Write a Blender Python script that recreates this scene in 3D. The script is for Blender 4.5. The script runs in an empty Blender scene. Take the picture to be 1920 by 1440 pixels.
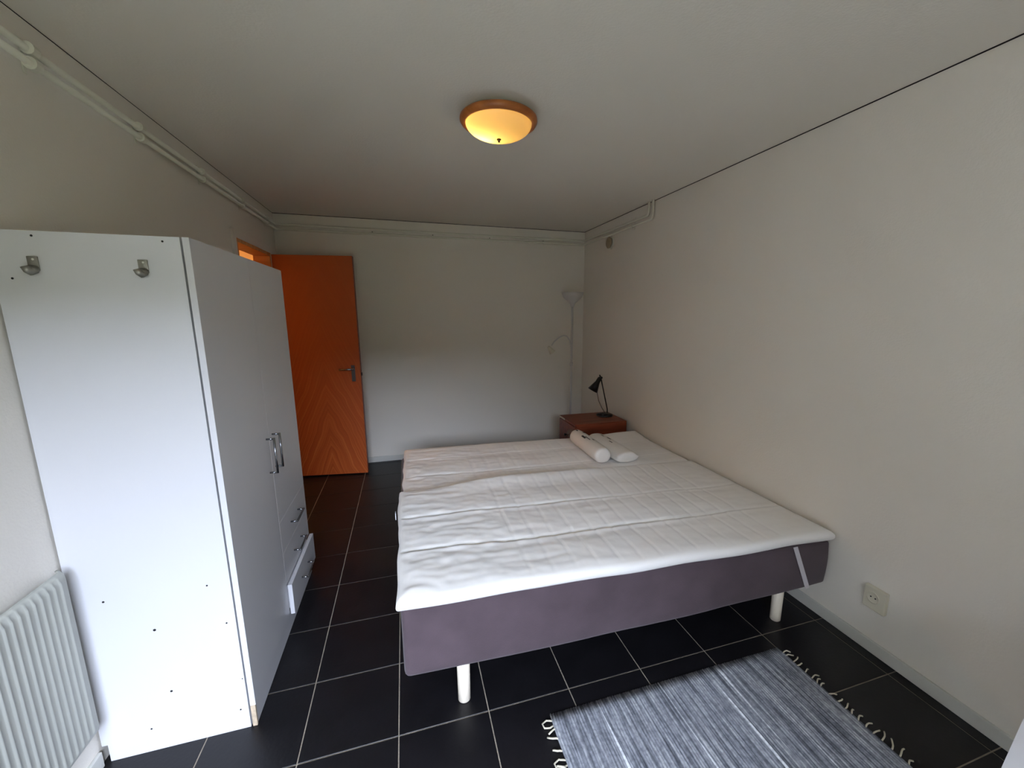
import bpy, bmesh, math, random
from mathutils import Vector, Matrix, noise
random.seed(7)
scene = bpy.context.scene
COL = scene.collection

# ------------------------------------------------------------------ camera
XL, XR, YB, YF, H = -0.968, 2.058, 2.732, -2.50, 2.402      # room: left, right, back, front (window) wall, ceiling
yaw, pitch = 0.2965, 0.1833
f_px, cx, cy = 775.64, 996.32, 733.48
fwd = Vector((math.sin(yaw) * math.cos(pitch), math.cos(yaw) * math.cos(pitch), -math.sin(pitch)))
rgt = Vector((math.cos(yaw), -math.sin(yaw), 0))
upv = rgt.cross(fwd)
cd = bpy.data.cameras.new('camera')
cam = bpy.data.objects.new('camera', cd)
COL.objects.link(cam)
M = Matrix((rgt, upv, -fwd)).transposed().to_4x4()
M.translation = Vector((0.0958, -1.6739, 1.5123))
cam.matrix_world = M
cd.sensor_width = 36.0
cd.lens = f_px / 1920 * 36.0
cd.shift_x = -(cx - 960) / 1920
cd.shift_y = (cy - 720) / 1920
cd.clip_start = 0.02
scene.camera = cam

# ------------------------------------------------------------------ world, window portal, exposure
world = bpy.data.worlds.new('overcast_sky')
scene.world = world
world.use_nodes = True
wn = world.node_tree.nodes
wn['Background'].inputs[0].default_value = (0.80, 0.878, 1.09, 1)
wn['Background'].inputs[1].default_value = 10.0
WIN = (-0.90, 0.62, 0.50, 2.01)       # window opening x0, x1, z0, z1
ld = bpy.data.lights.new('window_portal', 'AREA')
ld.shape = 'RECTANGLE'
ld.size, ld.size_y = WIN[1] - WIN[0], WIN[3] - WIN[2]
ld.cycles.is_portal = True
lo = bpy.data.objects.new('window_portal', ld)
lo.location = ((WIN[0] + WIN[1]) / 2, YF - 0.13, (WIN[2] + WIN[3]) / 2)
lo.rotation_euler = (math.radians(90), 0, 0)
COL.objects.link(lo)
vs = scene.view_settings
vs.view_transform = 'Standard'
vs.look = 'None'
vs.gamma = 1.0
vs.use_curve_mapping = False
vs.exposure = 2.13
scene.cycles.use_denoising = True
scene.cycles.diffuse_bounces = 5
scene.cycles.max_bounces = 8
scene.cycles.caustics_reflective = False
scene.cycles.caustics_refractive = False
scene.cycles.use_adaptive_sampling = True
scene.cycles.adaptive_threshold = 0.02

# ------------------------------------------------------------------ helpers
def lin(c):
    return tuple(((v / 255) / 12.92 if v / 255 <= 0.04045 else ((v / 255 + 0.055) / 1.055) ** 2.4) for v in c) + (1,)

def mat(name, rgb, rough=0.6, metal=0.0, bump=0.0, bscale=60.0, var=0.0, vscale=4.0, sheen=0.0, spec=0.5, coat=0.0):
    m = bpy.data.materials.new(name)
    m.use_nodes = True
    nt = m.node_tree
    b = nt.nodes['Principled BSDF']
    col = lin(rgb)
    b.inputs['Base Color'].default_value = col
    b.inputs['Roughness'].default_value = rough
    b.inputs['Metallic'].default_value = metal
    b.inputs['Specular IOR Level'].default_value = spec
    b.inputs['Sheen Weight'].default_value = sheen
    b.inputs['Coat Weight'].default_value = coat
    tc = nt.nodes.new('ShaderNodeTexCoord')
    if var:
        n = nt.nodes.new('ShaderNodeTexNoise')
        n.inputs['Scale'].default_value = vscale
        n.inputs['Detail'].default_value = 4
        nt.links.new(tc.outputs['Object'], n.inputs['Vector'])
        r = nt.nodes.new('ShaderNodeValToRGB')
        r.color_ramp.elements[0].position = 0.3
        r.color_ramp.elements[1].position = 0.7
        r.color_ramp.elements[0].color = tuple(v * (1 - var) for v in col[:3]) + (1,)
        r.color_ramp.elements[1].color = tuple(min(1, v * (1 + var)) for v in col[:3]) + (1,)
        nt.links.new(n.outputs['Fac'], r.inputs['Fac'])
        nt.links.new(r.outputs['Color'], b.inputs['Base Color'])
    if bump:
        n2 = nt.nodes.new('ShaderNodeTexNoise')
        n2.inputs['Scale'].default_value = bscale
        n2.inputs['Detail'].default_value = 1
        nt.links.new(tc.outputs['Object'], n2.inputs['Vector'])
        bp = nt.nodes.new('ShaderNodeBump')
        bp.inputs['Strength'].default_value = bump
        bp.inputs['Distance'].default_value = 0.01
        nt.links.new(n2.outputs['Fac'], bp.inputs['Height'])
        nt.links.new(bp.outputs['Normal'], b.inputs['Normal'])
    return m

def obj(name, bm, m, parent=None, smooth=False, loc=None):
    me = bpy.data.meshes.new(name)
    bmesh.ops.recalc_face_normals(bm, faces=bm.faces)
    if smooth:
        for f in bm.faces:
            f.smooth = True
    bm.to_mesh(me)
    bm.free()
    if m:
        me.materials.append(m)
    o = bpy.data.objects.new(name, me)
    COL.objects.link(o)
    if loc:
        o.location = loc
    if parent:
        o.parent = parent
    return o

def empty(name, loc, rz=0):
    o = bpy.data.objects.new(name, None)
    o.location = loc
    o.rotation_euler.z = rz
    o.empty_display_size = 0.1
    COL.objects.link(o)
    return o

def tag(o, label, cat, group=None, kind=None):
    if label: o['label'] = label
    if cat: o['category'] = cat
    if group: o['group'] = group
    if kind: o['kind'] = kind
    return o

def struct(o, label=None):
    o['kind'] = 'structure'
    if label: o['label'] = label
    return o

def box(bm, x0, x1, y0, y1, z0, z1, bev=0.0, seg=2):
    r = bmesh.ops.create_cube(bm, size=1.0)
    vs_ = r['verts']
    for v in vs_:
        v.co = Vector(((x0 + x1) / 2 + v.co.x * (x1 - x0), (y0 + y1) / 2 + v.co.y * (y1 - y0), (z0 + z1) / 2 + v.co.z * (z1 - z0)))
    if bev:
        es = {e for v in vs_ for e in v.link_edges}
        bmesh.ops.bevel(bm, geom=list(es), offset=bev, segments=seg, profile=0.5, affect='EDGES')
    return bm

def bx(*a, **k):
    return box(bmesh.new(), *a, **k)

def tube(bm, pts, r, n=10, cap=True, rr=None):
    pts = [Vector(p) for p in pts]
    rings = []
    ref = None
    for i, p in enumerate(pts):
        if i == 0: d = pts[1] - p
        elif i == len(pts) - 1: d = p - pts[i - 1]
        else: d = (pts[i + 1] - p).normalized() + (p - pts[i - 1]).normalized()
        d.normalize()
        if ref is None:
            ref = Vector((0, 0, 1)) if abs(d.z) < 0.9 else Vector((1, 0, 0))
        a = d.cross(ref).normalized()
        b = a.cross(d).normalized()
        ref = b
        rad = rr[i] if rr else r
        rings.append([bm.verts.new(p + (a * math.cos(t) + b * math.sin(t)) * rad) for t in [2 * math.pi * k / n for k in range(n)]])
    for A, B in zip(rings, rings[1:]):
        for k in range(n):
            bm.faces.new((A[k], A[(k + 1) % n], B[(k + 1) % n], B[k]))
    if cap:
        bm.faces.new(rings[0][::-1])
        bm.faces.new(rings[-1])
    return bm

def lathe(bm, prof, n=32, mat4=None):
    """profile of (radius, z) turned about z"""
    rings = []
    for r, z in prof:
        if r < 1e-6:
            rings.append([bm.verts.new((0, 0, z))])
        else:
            rings.append([bm.verts.new((r * math.cos(2 * math.pi * k / n), r * math.sin(2 * math.pi * k / n), z)) for k in range(n)])
    for A, B in zip(rings, rings[1:]):
        if len(A) == 1 and len(B) == 1: continue
        for k in range(n):
            if len(A) == 1: bm.faces.new((A[0], B[k], B[(k + 1) % n]))
            elif len(B) == 1: bm.faces.new((A[k], A[(k + 1) % n], B[0]))
            else: bm.faces.new((A[k], A[(k + 1) % n], B[(k + 1) % n], B[k]))
    if mat4: bmesh.ops.transform(bm, matrix=mat4, verts=bm.verts)
    return bm

def sm(a, b, x):
    t = max(0.0, min(1.0, (x - a) / (b - a)))
    return t * t * (3 - 2 * t)

# ------------------------------------------------------------------ materials
M_wall = mat('painted_wall', (230, 225, 215), 0.85, bump=0.10, bscale=130, spec=0.2)
M_ceil = mat('painted_ceiling', (230, 225, 215), 0.85, bump=0.08, bscale=110, spec=0.2)
M_gap = mat('dark_gap', (30, 24, 20), 0.9)  # near-black: shade of the ceiling gap put into colour; also colours the roof
M_base = mat('painted_baseboard', (205, 205, 198), 0.5, spec=0.4)
M_grout = mat('grey_grout', (150, 140, 124), 0.9, var=0.25, vscale=12, bump=0.3, bscale=200)
M_tile = mat('black_floor_tile', (17, 16, 19), 0.42, var=0.25, vscale=7, bump=0.06, bscale=70, spec=0.4)
M_white = mat('white_melamine', (212, 212, 215), 0.35, bump=0.015, bscale=500, spec=0.4)
M_white_edge = mat('white_edge_band', (236, 236, 240), 0.4)
M_raw = mat('raw_chipboard', (186, 168, 144), 0.9, var=0.2, vscale=80)
M_chrome = mat('brushed_chrome', (142, 144, 150), 0.25, metal=1.0)
M_steel = mat('dull_hook_steel', (150, 148, 140), 0.45, metal=1.0)
M_hole = mat('dark_hole', (22, 20, 20), 0.9)
M_rad = mat('radiator_paint', (180, 182, 174), 0.45, var=0.03, vscale=8)
M_pipe = mat('painted_pipe', (224, 222, 208), 0.45)
M_linen = mat('white_cotton', (238, 236, 232), 0.85, bump=0.10, bscale=28, sheen=0.15, spec=0.2)
M_velvet = mat('purple_grey_velour', (80, 68, 73), 0.85, var=0.14, vscale=7, sheen=0.15, bump=0.15, bscale=320, spec=0.2)
M_legw = mat('cream_painted_leg', (226, 216, 198), 0.5)
M_strap = mat('white_elastic', (205, 200, 205), 0.8, bump=0.2, bscale=400)
M_black = mat('black_lacquer', (16, 16, 16), 0.35)
M_brass = mat('dark_brass', (92, 62, 28), 0.4, metal=0.8)
M_plastic = mat('white_plastic', (222, 222, 214), 0.4)
M_plastic_old = mat('ivory_plastic', (212, 206, 186), 0.4)
M_wrap = mat('pillow_white', (236, 232, 226), 0.55, bump=0.3, bscale=16, spec=0.5, coat=0.15)
M_print = mat('dark_print', (38, 34, 34), 0.6)
M_terrace = mat('bounce_paving', (92, 90, 74), 0.95, var=0.1, vscale=2)
M_grass = mat('lawn', (80, 80, 58), 0.95, var=0.2, vscale=1.5)
M_leaf = mat('hedge_leaves', (50, 50, 34), 0.9, var=0.4, vscale=3)
M_lampgrey = mat('grey_white_lamp_plastic', (204, 202, 200), 0.5)
M_vent = mat('dusty_vent', (168, 152, 124), 0.6, var=0.15, vscale=30)
M_hallw = mat('hallway_paint', (226, 205, 170), 0.9)

def wood_material(name, c0, c1, c2, chevron=False, scale=1.0, rough=0.4):
    m = bpy.data.materials.new(name)
    m.use_nodes = True
    nt = m.node_tree
    N, L = nt.nodes.new, nt.links.new
    b = nt.nodes['Principled BSDF']
    b.inputs['Roughness'].default_value = rough
    tc = N('ShaderNodeTexCoord')
    sx = N('ShaderNodeSeparateXYZ')
    L(tc.outputs['Object'], sx.inputs[0])
    def math_(op, a, bb):
        n = N('ShaderNodeMath')
        n.operation = op
        for i, v in enumerate((a, bb)):
            if v is None: continue
            if isinstance(v, (int, float)): n.inputs[i].default_value = v
            else: L(v, n.inputs[i])
        return n.outputs[0]
    warp = N('ShaderNodeTexNoise')
    warp.inputs['Scale'].default_value = 3.0
    warp.inputs['Detail'].default_value = 2
    L(tc.outputs['Object'], warp.inputs['Vector'])
    if chevron:
        # book-matched veneer: the figure runs up to a centre line; straight towards the top of the leaf
        ax = math_('ABSOLUTE', math_('SUBTRACT', sx.outputs[0], 0.36), None)
        lo_ = N('ShaderNodeMapRange')
        lo_.inputs['From Min'].default_value = 0.0
        lo_.inputs['From Max'].default_value = 1.5
        lo_.inputs['To Min'].default_value = 0.75
        lo_.inputs['To Max'].default_value = 0.06
        L(sx.outputs[2], lo_.inputs['Value'])
        t = math_('ADD', ax, math_('MULTIPLY', sx.outputs[2], 0.42))
        t = math_('ADD', math_('MULTIPLY', t, 1.0), math_('MULTIPLY', warp.outputs['Fac'], 0.10))
        cb = N('ShaderNodeCombineXYZ')
        L(math_('MULTIPLY', t, 62.0), cb.inputs[0])
        L(math_('MULTIPLY', sx.outputs[2], 0.8), cb.inputs[1])
        vec = cb.outputs[0]
        fine_v = math_('MULTIPLY', sx.outputs[0], 55.0)
        amp = lo_.outputs[0]
    else:
        cb = N('ShaderNodeCombineXYZ')
        L(math_('MULTIPLY', sx.outputs[0], 2.0 * scale), cb.inputs[0])
        L(math_('MULTIPLY', sx.outputs[1], 22.0 * scale), cb.inputs[1])
        L(math_('MULTIPLY', sx.outputs[2], 22.0 * scale), cb.inputs[2])
        vec = cb.outputs[0]
        amp = None
    n1 = N('ShaderNodeTexNoise')
    n1.inputs['Scale'].default_value = 1.0
    n1.inputs['Detail'].default_value = 5
    L(vec, n1.inputs['Vector'])
    rp = N('ShaderNodeValToRGB')
    e = rp.color_ramp.elements
    e[0].position, e[1].position = 0.36, 0.66
    e[0].color, e[1].color = lin(c0), lin(c2)
    mid = rp.color_ramp.elements.new(0.5)
    mid.color = lin(c1)
    L(n1.outputs['Fac'], rp.inputs['Fac'])
    out = rp.outputs['Color']
    if chevron:
        mx = N('ShaderNodeMix')
        mx.data_type = 'RGBA'
        mx.inputs[6].default_value = lin(c1)
        L(out, mx.inputs[7])
        L(amp, mx.inputs[0])
        out = mx.outputs[2]
    L(out, b.inputs['Base Color'])
    return m

M_door = wood_material('orange_door_veneer', (166, 74, 26), (186, 90, 36), (208, 118, 58), chevron=True, rough=0.42)
M_frame = wood_material('door_frame_wood', (206, 134, 72), (220, 150, 84), (228, 164, 100), rough=0.5)
M_night = wood_material('red_brown_wood', (104, 44, 24), (122, 54, 30), (138, 64, 36), rough=0.4)
M_lampwood = wood_material('orange_lamp_wood', (150, 84, 34), (172, 100, 44), (190, 116, 58), rough=0.4)

def glass_shell():
    m = bpy.data.materials.new('amber_opal_glass')
    m.use_nodes = True
    nt = m.node_tree
    N, L = nt.nodes.new, nt.links.new
    nt.nodes.remove(nt.nodes['Principled BSDF'])
    tr = N('ShaderNodeBsdfTranslucent')
    tr.inputs[0].default_value = (1.0, 0.86, 0.45, 1)
    df = N('ShaderNodeBsdfPrincipled')
    df.inputs['Base Color'].default_value = lin((232, 196, 150))
    df.inputs['Roughness'].default_value = 0.25
    mx = N('ShaderNodeMixShader')
    mx.inputs[0].default_value = 0.5
    L(tr.outputs[0], mx.inputs[1])
    L(df.outputs[0], mx.inputs[2])
    L(mx.outputs[0], nt.nodes['Material Output'].inputs[0])
    return m
M_opal = glass_shell()

def emit(name, rgb, s):
    m = bpy.data.materials.new(name)
    m.use_nodes = True
    nt = m.node_tree
    nt.nodes.remove(nt.nodes['Principled BSDF'])
    e = nt.nodes.new('ShaderNodeEmission')
    e.inputs[0].default_value = rgb + (1,)
    e.inputs[1].default_value = s
    nt.links.new(e.outputs[0], nt.nodes['Material Output'].inputs[0])
    return m

def pane_glass(name, tint, refl):
    m = bpy.data.materials.new(name)
    m.use_nodes = True
    nt = m.node_tree
    nt.nodes.remove(nt.nodes['Principled BSDF'])
    t = nt.nodes.new('ShaderNodeBsdfTransparent')
    t.inputs[0].default_value = tint + (1,)
    g = nt.nodes.new('ShaderNodeBsdfGlossy')
    g.inputs['Roughness'].default_value = 0.05
    mx = nt.nodes.new('ShaderNodeMixShader')
    mx.inputs[0].default_value = refl
    nt.links.new(t.outputs[0], mx.inputs[1])
    nt.links.new(g.outputs[0], mx.inputs[2])
    nt.links.new(mx.outputs[0], nt.nodes['Material Output'].inputs[0])
    return m
M_pane = pane_glass('window_glass', (0.97, 0.98, 0.98), 0.06)
M_film = pane_glass('plastic_film', (0.86, 0.84, 0.82), 0.18)

# ------------------------------------------------------------------ structure: floor and tiles
T = 0.333
fl = struct(obj('floor', bx(XL - 0.12, XR + 0.12, YF - 0.1, YB + 0.1, -0.12, -0.0022), M_grout), 'black tiled floor with pale grout lines')
def tile_mesh(w, d):
    me = bpy.data.meshes.new('tile')
    bm = bx(-w / 2, w / 2, -d / 2, d / 2, -0.008, 0.0, bev=0)
    top = [e for e in bm.edges if all(v.co.z > -0.001 for v in e.verts)]
    bmesh.ops.bevel(bm, geom=top, offset=0.0012, segments=1, affect='EDGES')
    bmesh.ops.recalc_face_normals(bm, faces=bm.faces)
    bm.to_mesh(me); bm.free()
    me.materials.append(M_tile)
    return me
tcache = {}
g = 0.0021
i0, i1 = math.floor(XL / T), math.ceil(XR / T)
j0, j1 = math.floor(YF / T), math.ceil(YB / T)
for i in range(i0, i1):
    for j in range(j0, j1):
        x0, x1 = max(i * T + g, XL), min((i + 1) * T - g, XR)
        y0, y1 = max(j * T + g, YF), min((j + 1) * T - g, YB)
        if x1 - x0 < 0.01 or y1 - y0 < 0.01: continue
        k = (round(x1 - x0, 4), round(y1 - y0, 4))
        if k not in tcache: tcache[k] = tile_mesh(*k)
        o = bpy.data.objects.new('tile', tcache[k])
        o.location = ((x0 + x1) / 2, (y0 + y1) / 2, 0)
        COL.objects.link(o)
        o.parent = fl

# walls
DY0, DY1, DH = 1.72, 2.50, 2.03                # doorway in left wall
bm = bmesh.new()
box(bm, XL - 0.1, XL, YF, DY0, 0, H + 0.05)
box(bm, XL - 0.1, XL, DY1, YB + 0.1, 0, H + 0.05)
box(bm, XL - 0.1, XL, DY0, DY1, DH, H + 0.05)
struct(obj('wall_left', bm, M_wall), 'white painted wall behind the wardrobe with the doorway')
struct(obj('wall_right', bx(XR, XR + 0.1, YF - 0.2, YB + 0.1, 0, H + 0.05), M_wall), 'bare white painted wall along the bed')
struct(obj('wall_back', bx(XL, XR, YB, YB + 0.1, 0, H + 0.05), M_wall), 'white painted wall at the far end of the room')
bm = bmesh.new()
box(bm, XL - 0.1, WIN[0], YF - 0.2, YF, 0, H + 0.05)
box(bm, WIN[1], XR, YF - 0.2, YF, 0, H + 0.05)
box(bm, WIN[0], WIN[1], YF - 0.2, YF, 0, WIN[2])
box(bm, WIN[0], WIN[1], YF - 0.2, YF, WIN[3], H + 0.05)
struct(obj('wall_front', bm, M_wall), 'white painted wall with the window')
cg = 0.006
struct(obj('ceiling', bx(XL, XR - cg, YF, YB - cg, H, H + 0.02), M_ceil), 'flat white painted ceiling with a dark gap along the walls')
struct(obj('ceiling_shade_slab', bx(XL - 0.1, XR + 0.1, YF - 0.2, YB + 0.1, H + 0.05, H + 0.12), M_gap), 'dark slab above the ceiling edge, its colour standing in for shade')  # solid dark slab; its colour stands in for darkness inside the gap
for nm, a in (('gap_shade_right', (XR - 0.003, XR, YF, YB, H - 0.003, H + 0.001)), ('gap_shade_back', (XL, XR, YB - 0.004, YB, H - 0.004, H + 0.001)), ('gap_shade_left', (XL, XL + 0.002, YF, YB, H - 0.002, H + 0.001))):  # dark strips drawn in where the ceiling gap would only be shaded
    struct(obj(nm, bx(*a), M_gap), 'gap shade painted as a thin dark strip between ceiling and wall')
# window
wf = bmesh.new()
for a in ((WIN[0], WIN[0] + 0.05, WIN[2], WIN[3]), (WIN[1] - 0.05, WIN[1], WIN[2], WIN[3]), (WIN[0] + 0.05, WIN[1] - 0.05, WIN[2], WIN[2] + 0.05), (WIN[0] + 0.05, WIN[1] - 0.05, WIN[3] - 0.05, WIN[3])):
    box(wf, a[0], a[1], YF - 0.12, YF - 0.06, a[2], a[3], bev=0.004)
w1 = struct(obj('window_1', wf, M_plastic), 'white framed window behind the viewpoint')
mx_ = (WIN[0] + WIN[1]) / 2
obj('mullion', bx(mx_ - 0.03, mx_ + 0.03, YF - 0.115, YF - 0.065, WIN[2] + 0.05, WIN[3] - 0.05, bev=0.004), M_plastic, w1)
for xa, xb in ((WIN[0] + 0.05, mx_ - 0.03), (mx_ + 0.03, WIN[1] - 0.05)):
    obj('pane', bx(xa, xb, YF - 0.094, YF - 0.09, WIN[2] + 0.05, WIN[3] - 0.05), M_pane, w1)
obj('window_sill', bx(WIN[0], WIN[1], YF - 0.06, YF + 0.06, WIN[2] - 0.02, WIN[2] + 0.005, bev=0.004), M_plastic, w1)
# baseboards
BH = 0.058
def board(name, a, label):
    return struct(obj(name, bx(*a, bev=0.003), M_base), label)
board('baseboard_right', (XR - 0.012, XR, YF, YB, 0.0, BH), 'white painted baseboard along the right wall')
board('baseboard_back', (XL, XR - 0.012, YB - 0.012, YB, 0.0, BH), 'white painted baseboard along the far wall')
board('baseboard_left', (XL, XL + 0.012, YF, -0.145, 0.0, BH), 'white painted baseboard below the radiator')
# doorway frame
fr = struct(obj('trim_1', bx(XL - 0.115, XL + 0.012, DY0 - 0.0, DY1, DH - 0.03, DH, bev=0.002), M_frame), 'orange wooden frame of the doorway')
obj('jamb', bx(XL - 0.115, XL + 0.012, DY0, DY0 + 0.03, 0, DH - 0.03, bev=0.002), M_frame, fr)
obj('jamb', bx(XL - 0.115, XL + 0.012, DY1 - 0.03, DY1, 0, DH - 0.03, bev=0.002), M_frame, fr)
for a in ((DY0 - 0.055, DY0 + 0.004, 0, DH + 0.05), (DY1 - 0.004, DY1 + 0.055, 0, DH + 0.05), (DY0 + 0.004, DY1 - 0.004, DH - 0.004, DH + 0.05)):
    obj('architrave', bx(XL - 0.001, XL + 0.014, *a, bev=0.003), M_wall, fr)
# hallway
struct(obj('wall_hallway', bx(XL - 1.5, XL - 1.4, 0.6, 4.2, 0, H), M_hallw), 'warm lit hallway wall seen past the door frame')
struct(obj('wall_hallway_far', bx(XL - 1.4, XL - 0.1, 4.1, 4.2, 0, H), M_hallw), 'far end wall of the hallway')
struct(obj('wall_hallway_near', bx(XL - 1.4, XL - 0.1, 0.6, 0.7, 0, H), M_hallw), 'near end wall of the hallway')
struct(obj('wall_hallway_inner', bx(XL - 0.1, XL - 0.02, YB + 0.1, 4.2, 0, H), M_hallw), 'inner wall of the hallway')
struct(obj('floor_hallway', bx(XL - 1.5, XL - 0.12, 0.6, 4.2, -0.1, -0.002), M_tile), 'dark hallway floor')
struct(obj('ceiling_hallway', bx(XL - 1.5, XL - 0.1, 0.6, 4.2, H, H + 0.1), M_hallw), 'hallway ceiling')
hl = empty('hallway_lamp', (XL - 0.80, 2.72, H))
tag(hl, 'warm globe lamp on the ceiling of the hallway behind the doorway', 'lamp')
obj('lamp_base', lathe(bmesh.new(), [(0, 0), (0.06, 0), (0.06, -0.02), (0, -0.02)]), M_plastic, hl)
gb = bmesh.new()
bmesh.ops.create_uvsphere(gb, u_segments=20, v_segments=12, radius=0.09, matrix=Matrix.Translation((0, 0, -0.1)))
obj('globe', gb, emit('warm_globe', (1.0, 0.50, 0.17), 21.0), hl, smooth=True)

# outdoors seen by the window
struct(obj('ground', bx(-30, 30, -40, -6.0, -0.4, -0.26), M_grass), 'lawn outside the window')
struct(obj('bounce_terrace', bx(-30, 30, -6.0, YF - 0.2, -0.4, -0.25), M_terrace), 'unseen paved terrace added below the window to bounce light to the ceiling')  # unseen paving added so that more light bounces up to the ceiling
hb = bmesh.new()
bmesh.ops.create_grid(hb, x_segments=120, y_segments=24, size=0.5)
for v in hb.verts:
    x, t = (v.co.x + 0.5) * 26 - 3.2, v.co.y + 0.5
    a = t * math.pi
    zz = 4.15 * math.sin(a) ** 0.55 if 0 < t < 1 else 0
    yy = -15.5 - 1.6 * math.cos(a)
    nn = noise.noise(Vector((x * 0.6, yy * 0.6, zz * 0.6)))
    v.co = Vector((x, yy + 0.35 * nn, -0.25 + max(0, zz + 0.45 * nn * (zz > 0.3))))
tag(obj('added_hedge', hb, M_leaf, smooth=True), 'unseen screen of leaves added across the yard to set the skyline for the window light', 'added_hedge')  # unseen, added to cut off the low sky opposite the window

# unseen house wing added to block low sky on the left of the window
wg = bmesh.new()
box(wg, -8.0, -3.8, -22.0, -2.9, -0.3, 4.5)
wing = tag(obj('added_house_wing', wg, mat('brown_render', (70, 61, 50), 0.9, var=0.1)), 'unseen brown house wing added left of the window to block low sky', 'building')
obj('roof', bx(-8.2, -3.6, -22.2, -2.9, 4.5, 4.7), M_gap, wing)

# ------------------------------------------------------------------ wardrobe
WX0, WXF, WY0, WY1, WZ = -0.962, -0.502, -0.138, 0.853, 1.738
wd = empty('wardrobe', (WX0, WY0, 0))
tag(wd, 'tall white two-door wardrobe with three drawers and coat hooks on its side', 'wardrobe')
def wpart(name, bm, m, parent=wd, smooth=False):
    o = obj(name, bm, m, None, smooth)
    # keep world coordinates: parent chain carries only translations
    p = parent
    off = Vector((0, 0, 0))
    while p:
        off += p.location
        p = p.parent
    o.location = -off
    o.parent = parent
    return o
# side panel towards the window, notched over the baseboard
bm = bmesh.new()
poly = [(WX0 + 0.016, 0.0), (WXF - 0.025, 0.0), (WXF - 0.025, WZ), (WX0, WZ), (WX0, 0.066), (WX0 + 0.016, 0.066)]
va = [bm.verts.new((x, WY0 + 0.004, z)) for x, z in poly]
vb = [bm.verts.new((x, WY0 + 0.021, z)) for x, z in poly]
bm.faces.new(va); bm.faces.new(vb[::-1])
for k in range(6):
    bm.faces.new((va[k], vb[k], vb[(k + 1) % 6], va[(k + 1) % 6]))
side = wpart('side_panel', bm, M_white)
wpart('side_panel', bx(WX0, WXF - 0.022, WY1 - 0.017, WY1, 0, WZ), M_white)
wpart('top_panel', bx(WX0, WXF - 0.022, WY0 + 0.021, WY1 - 0.017, WZ - 0.02, WZ - 0.001), M_white)
wpart('bottom_panel', bx(WX0, WXF - 0.024, WY0 + 0.021, WY1 - 0.017, 0.07, 0.087), M_white)
wpart('back_panel', bx(WX0, WX0 + 0.006, WY0 + 0.021, WY1 - 0.017, 0.087, WZ - 0.02), M_white)
pl = wpart('plinth', bx(WXF - 0.020, WXF - 0.005, WY0 + 0.012, WY1, 0.002, 0.083, bev=0.001), M_white)
wpart('raw_edge', bx(WXF - 0.019, WXF - 0.003, WY0 + 0.002, WY0 + 0.0125, 0.0, 0.092, bev=0.002), M_raw, pl)['label'] = 'chipped raw chipboard edge'
SEAM = 0.358
def handle(parent, p0, p1, out=0.03):
    """bar handle between two points on a front, standing proud in +x"""
    bm = bmesh.new()
    p0, p1 = Vector(p0), Vector(p1)
    o = Vector((out, 0, 0))
    tube(bm, [p0, p0 + o * 0.99], 0.0042, 10)
    tube(bm, [p1, p1 + o * 0.99], 0.0042, 10)
    d = (p1 - p0).normalized() * 0.004
    tube(bm, [p0 + o - d, p1 + o + d], 0.0046, 10)
    return wpart('handle', bm, M_chrome, parent, True)
dl = wpart('door', bx(WXF - 0.018, WXF, WY0, SEAM - 0.001, 0.092, WZ, bev=0.0006), M_white)
handle(dl, (WXF, SEAM - 0.04, 0.825), (WXF, SEAM - 0.04, 0.978))
dr = wpart('door', bx(WXF - 0.018, WXF, SEAM + 0.001, WY1, 0.561, WZ, bev=0.0006), M_white)
handle(dr, (WXF, SEAM + 0.045, 0.825), (WXF, SEAM + 0.045, 0.978))
for k, (z0, z1, out) in enumerate(((0.404, 0.559, 0.0), (0.246, 0.402, 0.0), (0.088, 0.243, 0.022))):
    bm = bx(WXF - 0.018 + out, WXF + out, SEAM + 0.001, WY1, z0, z1, bev=0.0006)
    dwr = wpart('drawer', bm, M_white)
    zc = (z0 + z1) / 2
    handle(dwr, (WXF + out, 0.535, zc), (WXF + out, 0.675, zc))
    if out:
        wpart('drawer_box', bx(WXF - 0.3 + out, WXF - 0.0185 + out, SEAM + 0.03, WY1 - 0.03, z0 + 0.015, z1 - 0.02), M_white_edge, dwr)
# coat hooks on the side panel
for hx in (-0.873, -0.625):
    bm = bmesh.new()
    box(bm, hx - 0.012, hx + 0.012, WY0 + 0.0005, WY0 + 0.0038, 1.632, 1.670, bev=0.001)
    pts = [(hx + 0.002, WY0 + 0.002, 1.640), (hx + 0.001, WY0 - 0.004, 1.632), (hx - 0.001, WY0 - 0.010, 1.628), (hx - 0.004, WY0 - 0.015, 1.632), (hx - 0.007, WY0 - 0.017, 1.642)]
    tube(bm, pts, 0.008, 8, rr=[0.010, 0.011, 0.011, 0.010, 0.010])
    hk = wpart('coat_hook', bm, M_steel, wd, True)
    bm = bmesh.new()
    bmesh.ops.create_circle(bm, cap_ends=True, radius=0.003, segments=10, matrix=Matrix.Translation((hx + 0.002, WY0 - 0.0005, 1.662)) @ Matrix.Rotation(math.radians(90), 4, 'X'))
    wpart('screw', bm, M_plastic, hk)
# drilled holes in the side panel
hm = None
for hx, hz, r_ in ((-0.866, 1.725, .003), (-0.570, 1.724, .003), (-0.925, 1.610, .003), (-0.878, 0.60, .0035), (-0.595, 0.60, .003), (-0.76, 0.468, .0045), (-0.555, 0.445, .003), (-0.745, 0.222, .004), (-0.533, 0.21, .002), (-0.552, 0.083, .003), (-0.82, 0.09, .003)):
    bm = bmesh.new()
    bmesh.ops.create_cone(bm, cap_ends=True, radius1=r_, radius2=r_, depth=0.001, segments=8, matrix=Matrix.Translation((hx, WY0 + 0.0038, hz)) @ Matrix.Rotation(math.radians(90), 4, 'X'))
    wpart('screw_hole', bm, M_hole, side)

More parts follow.
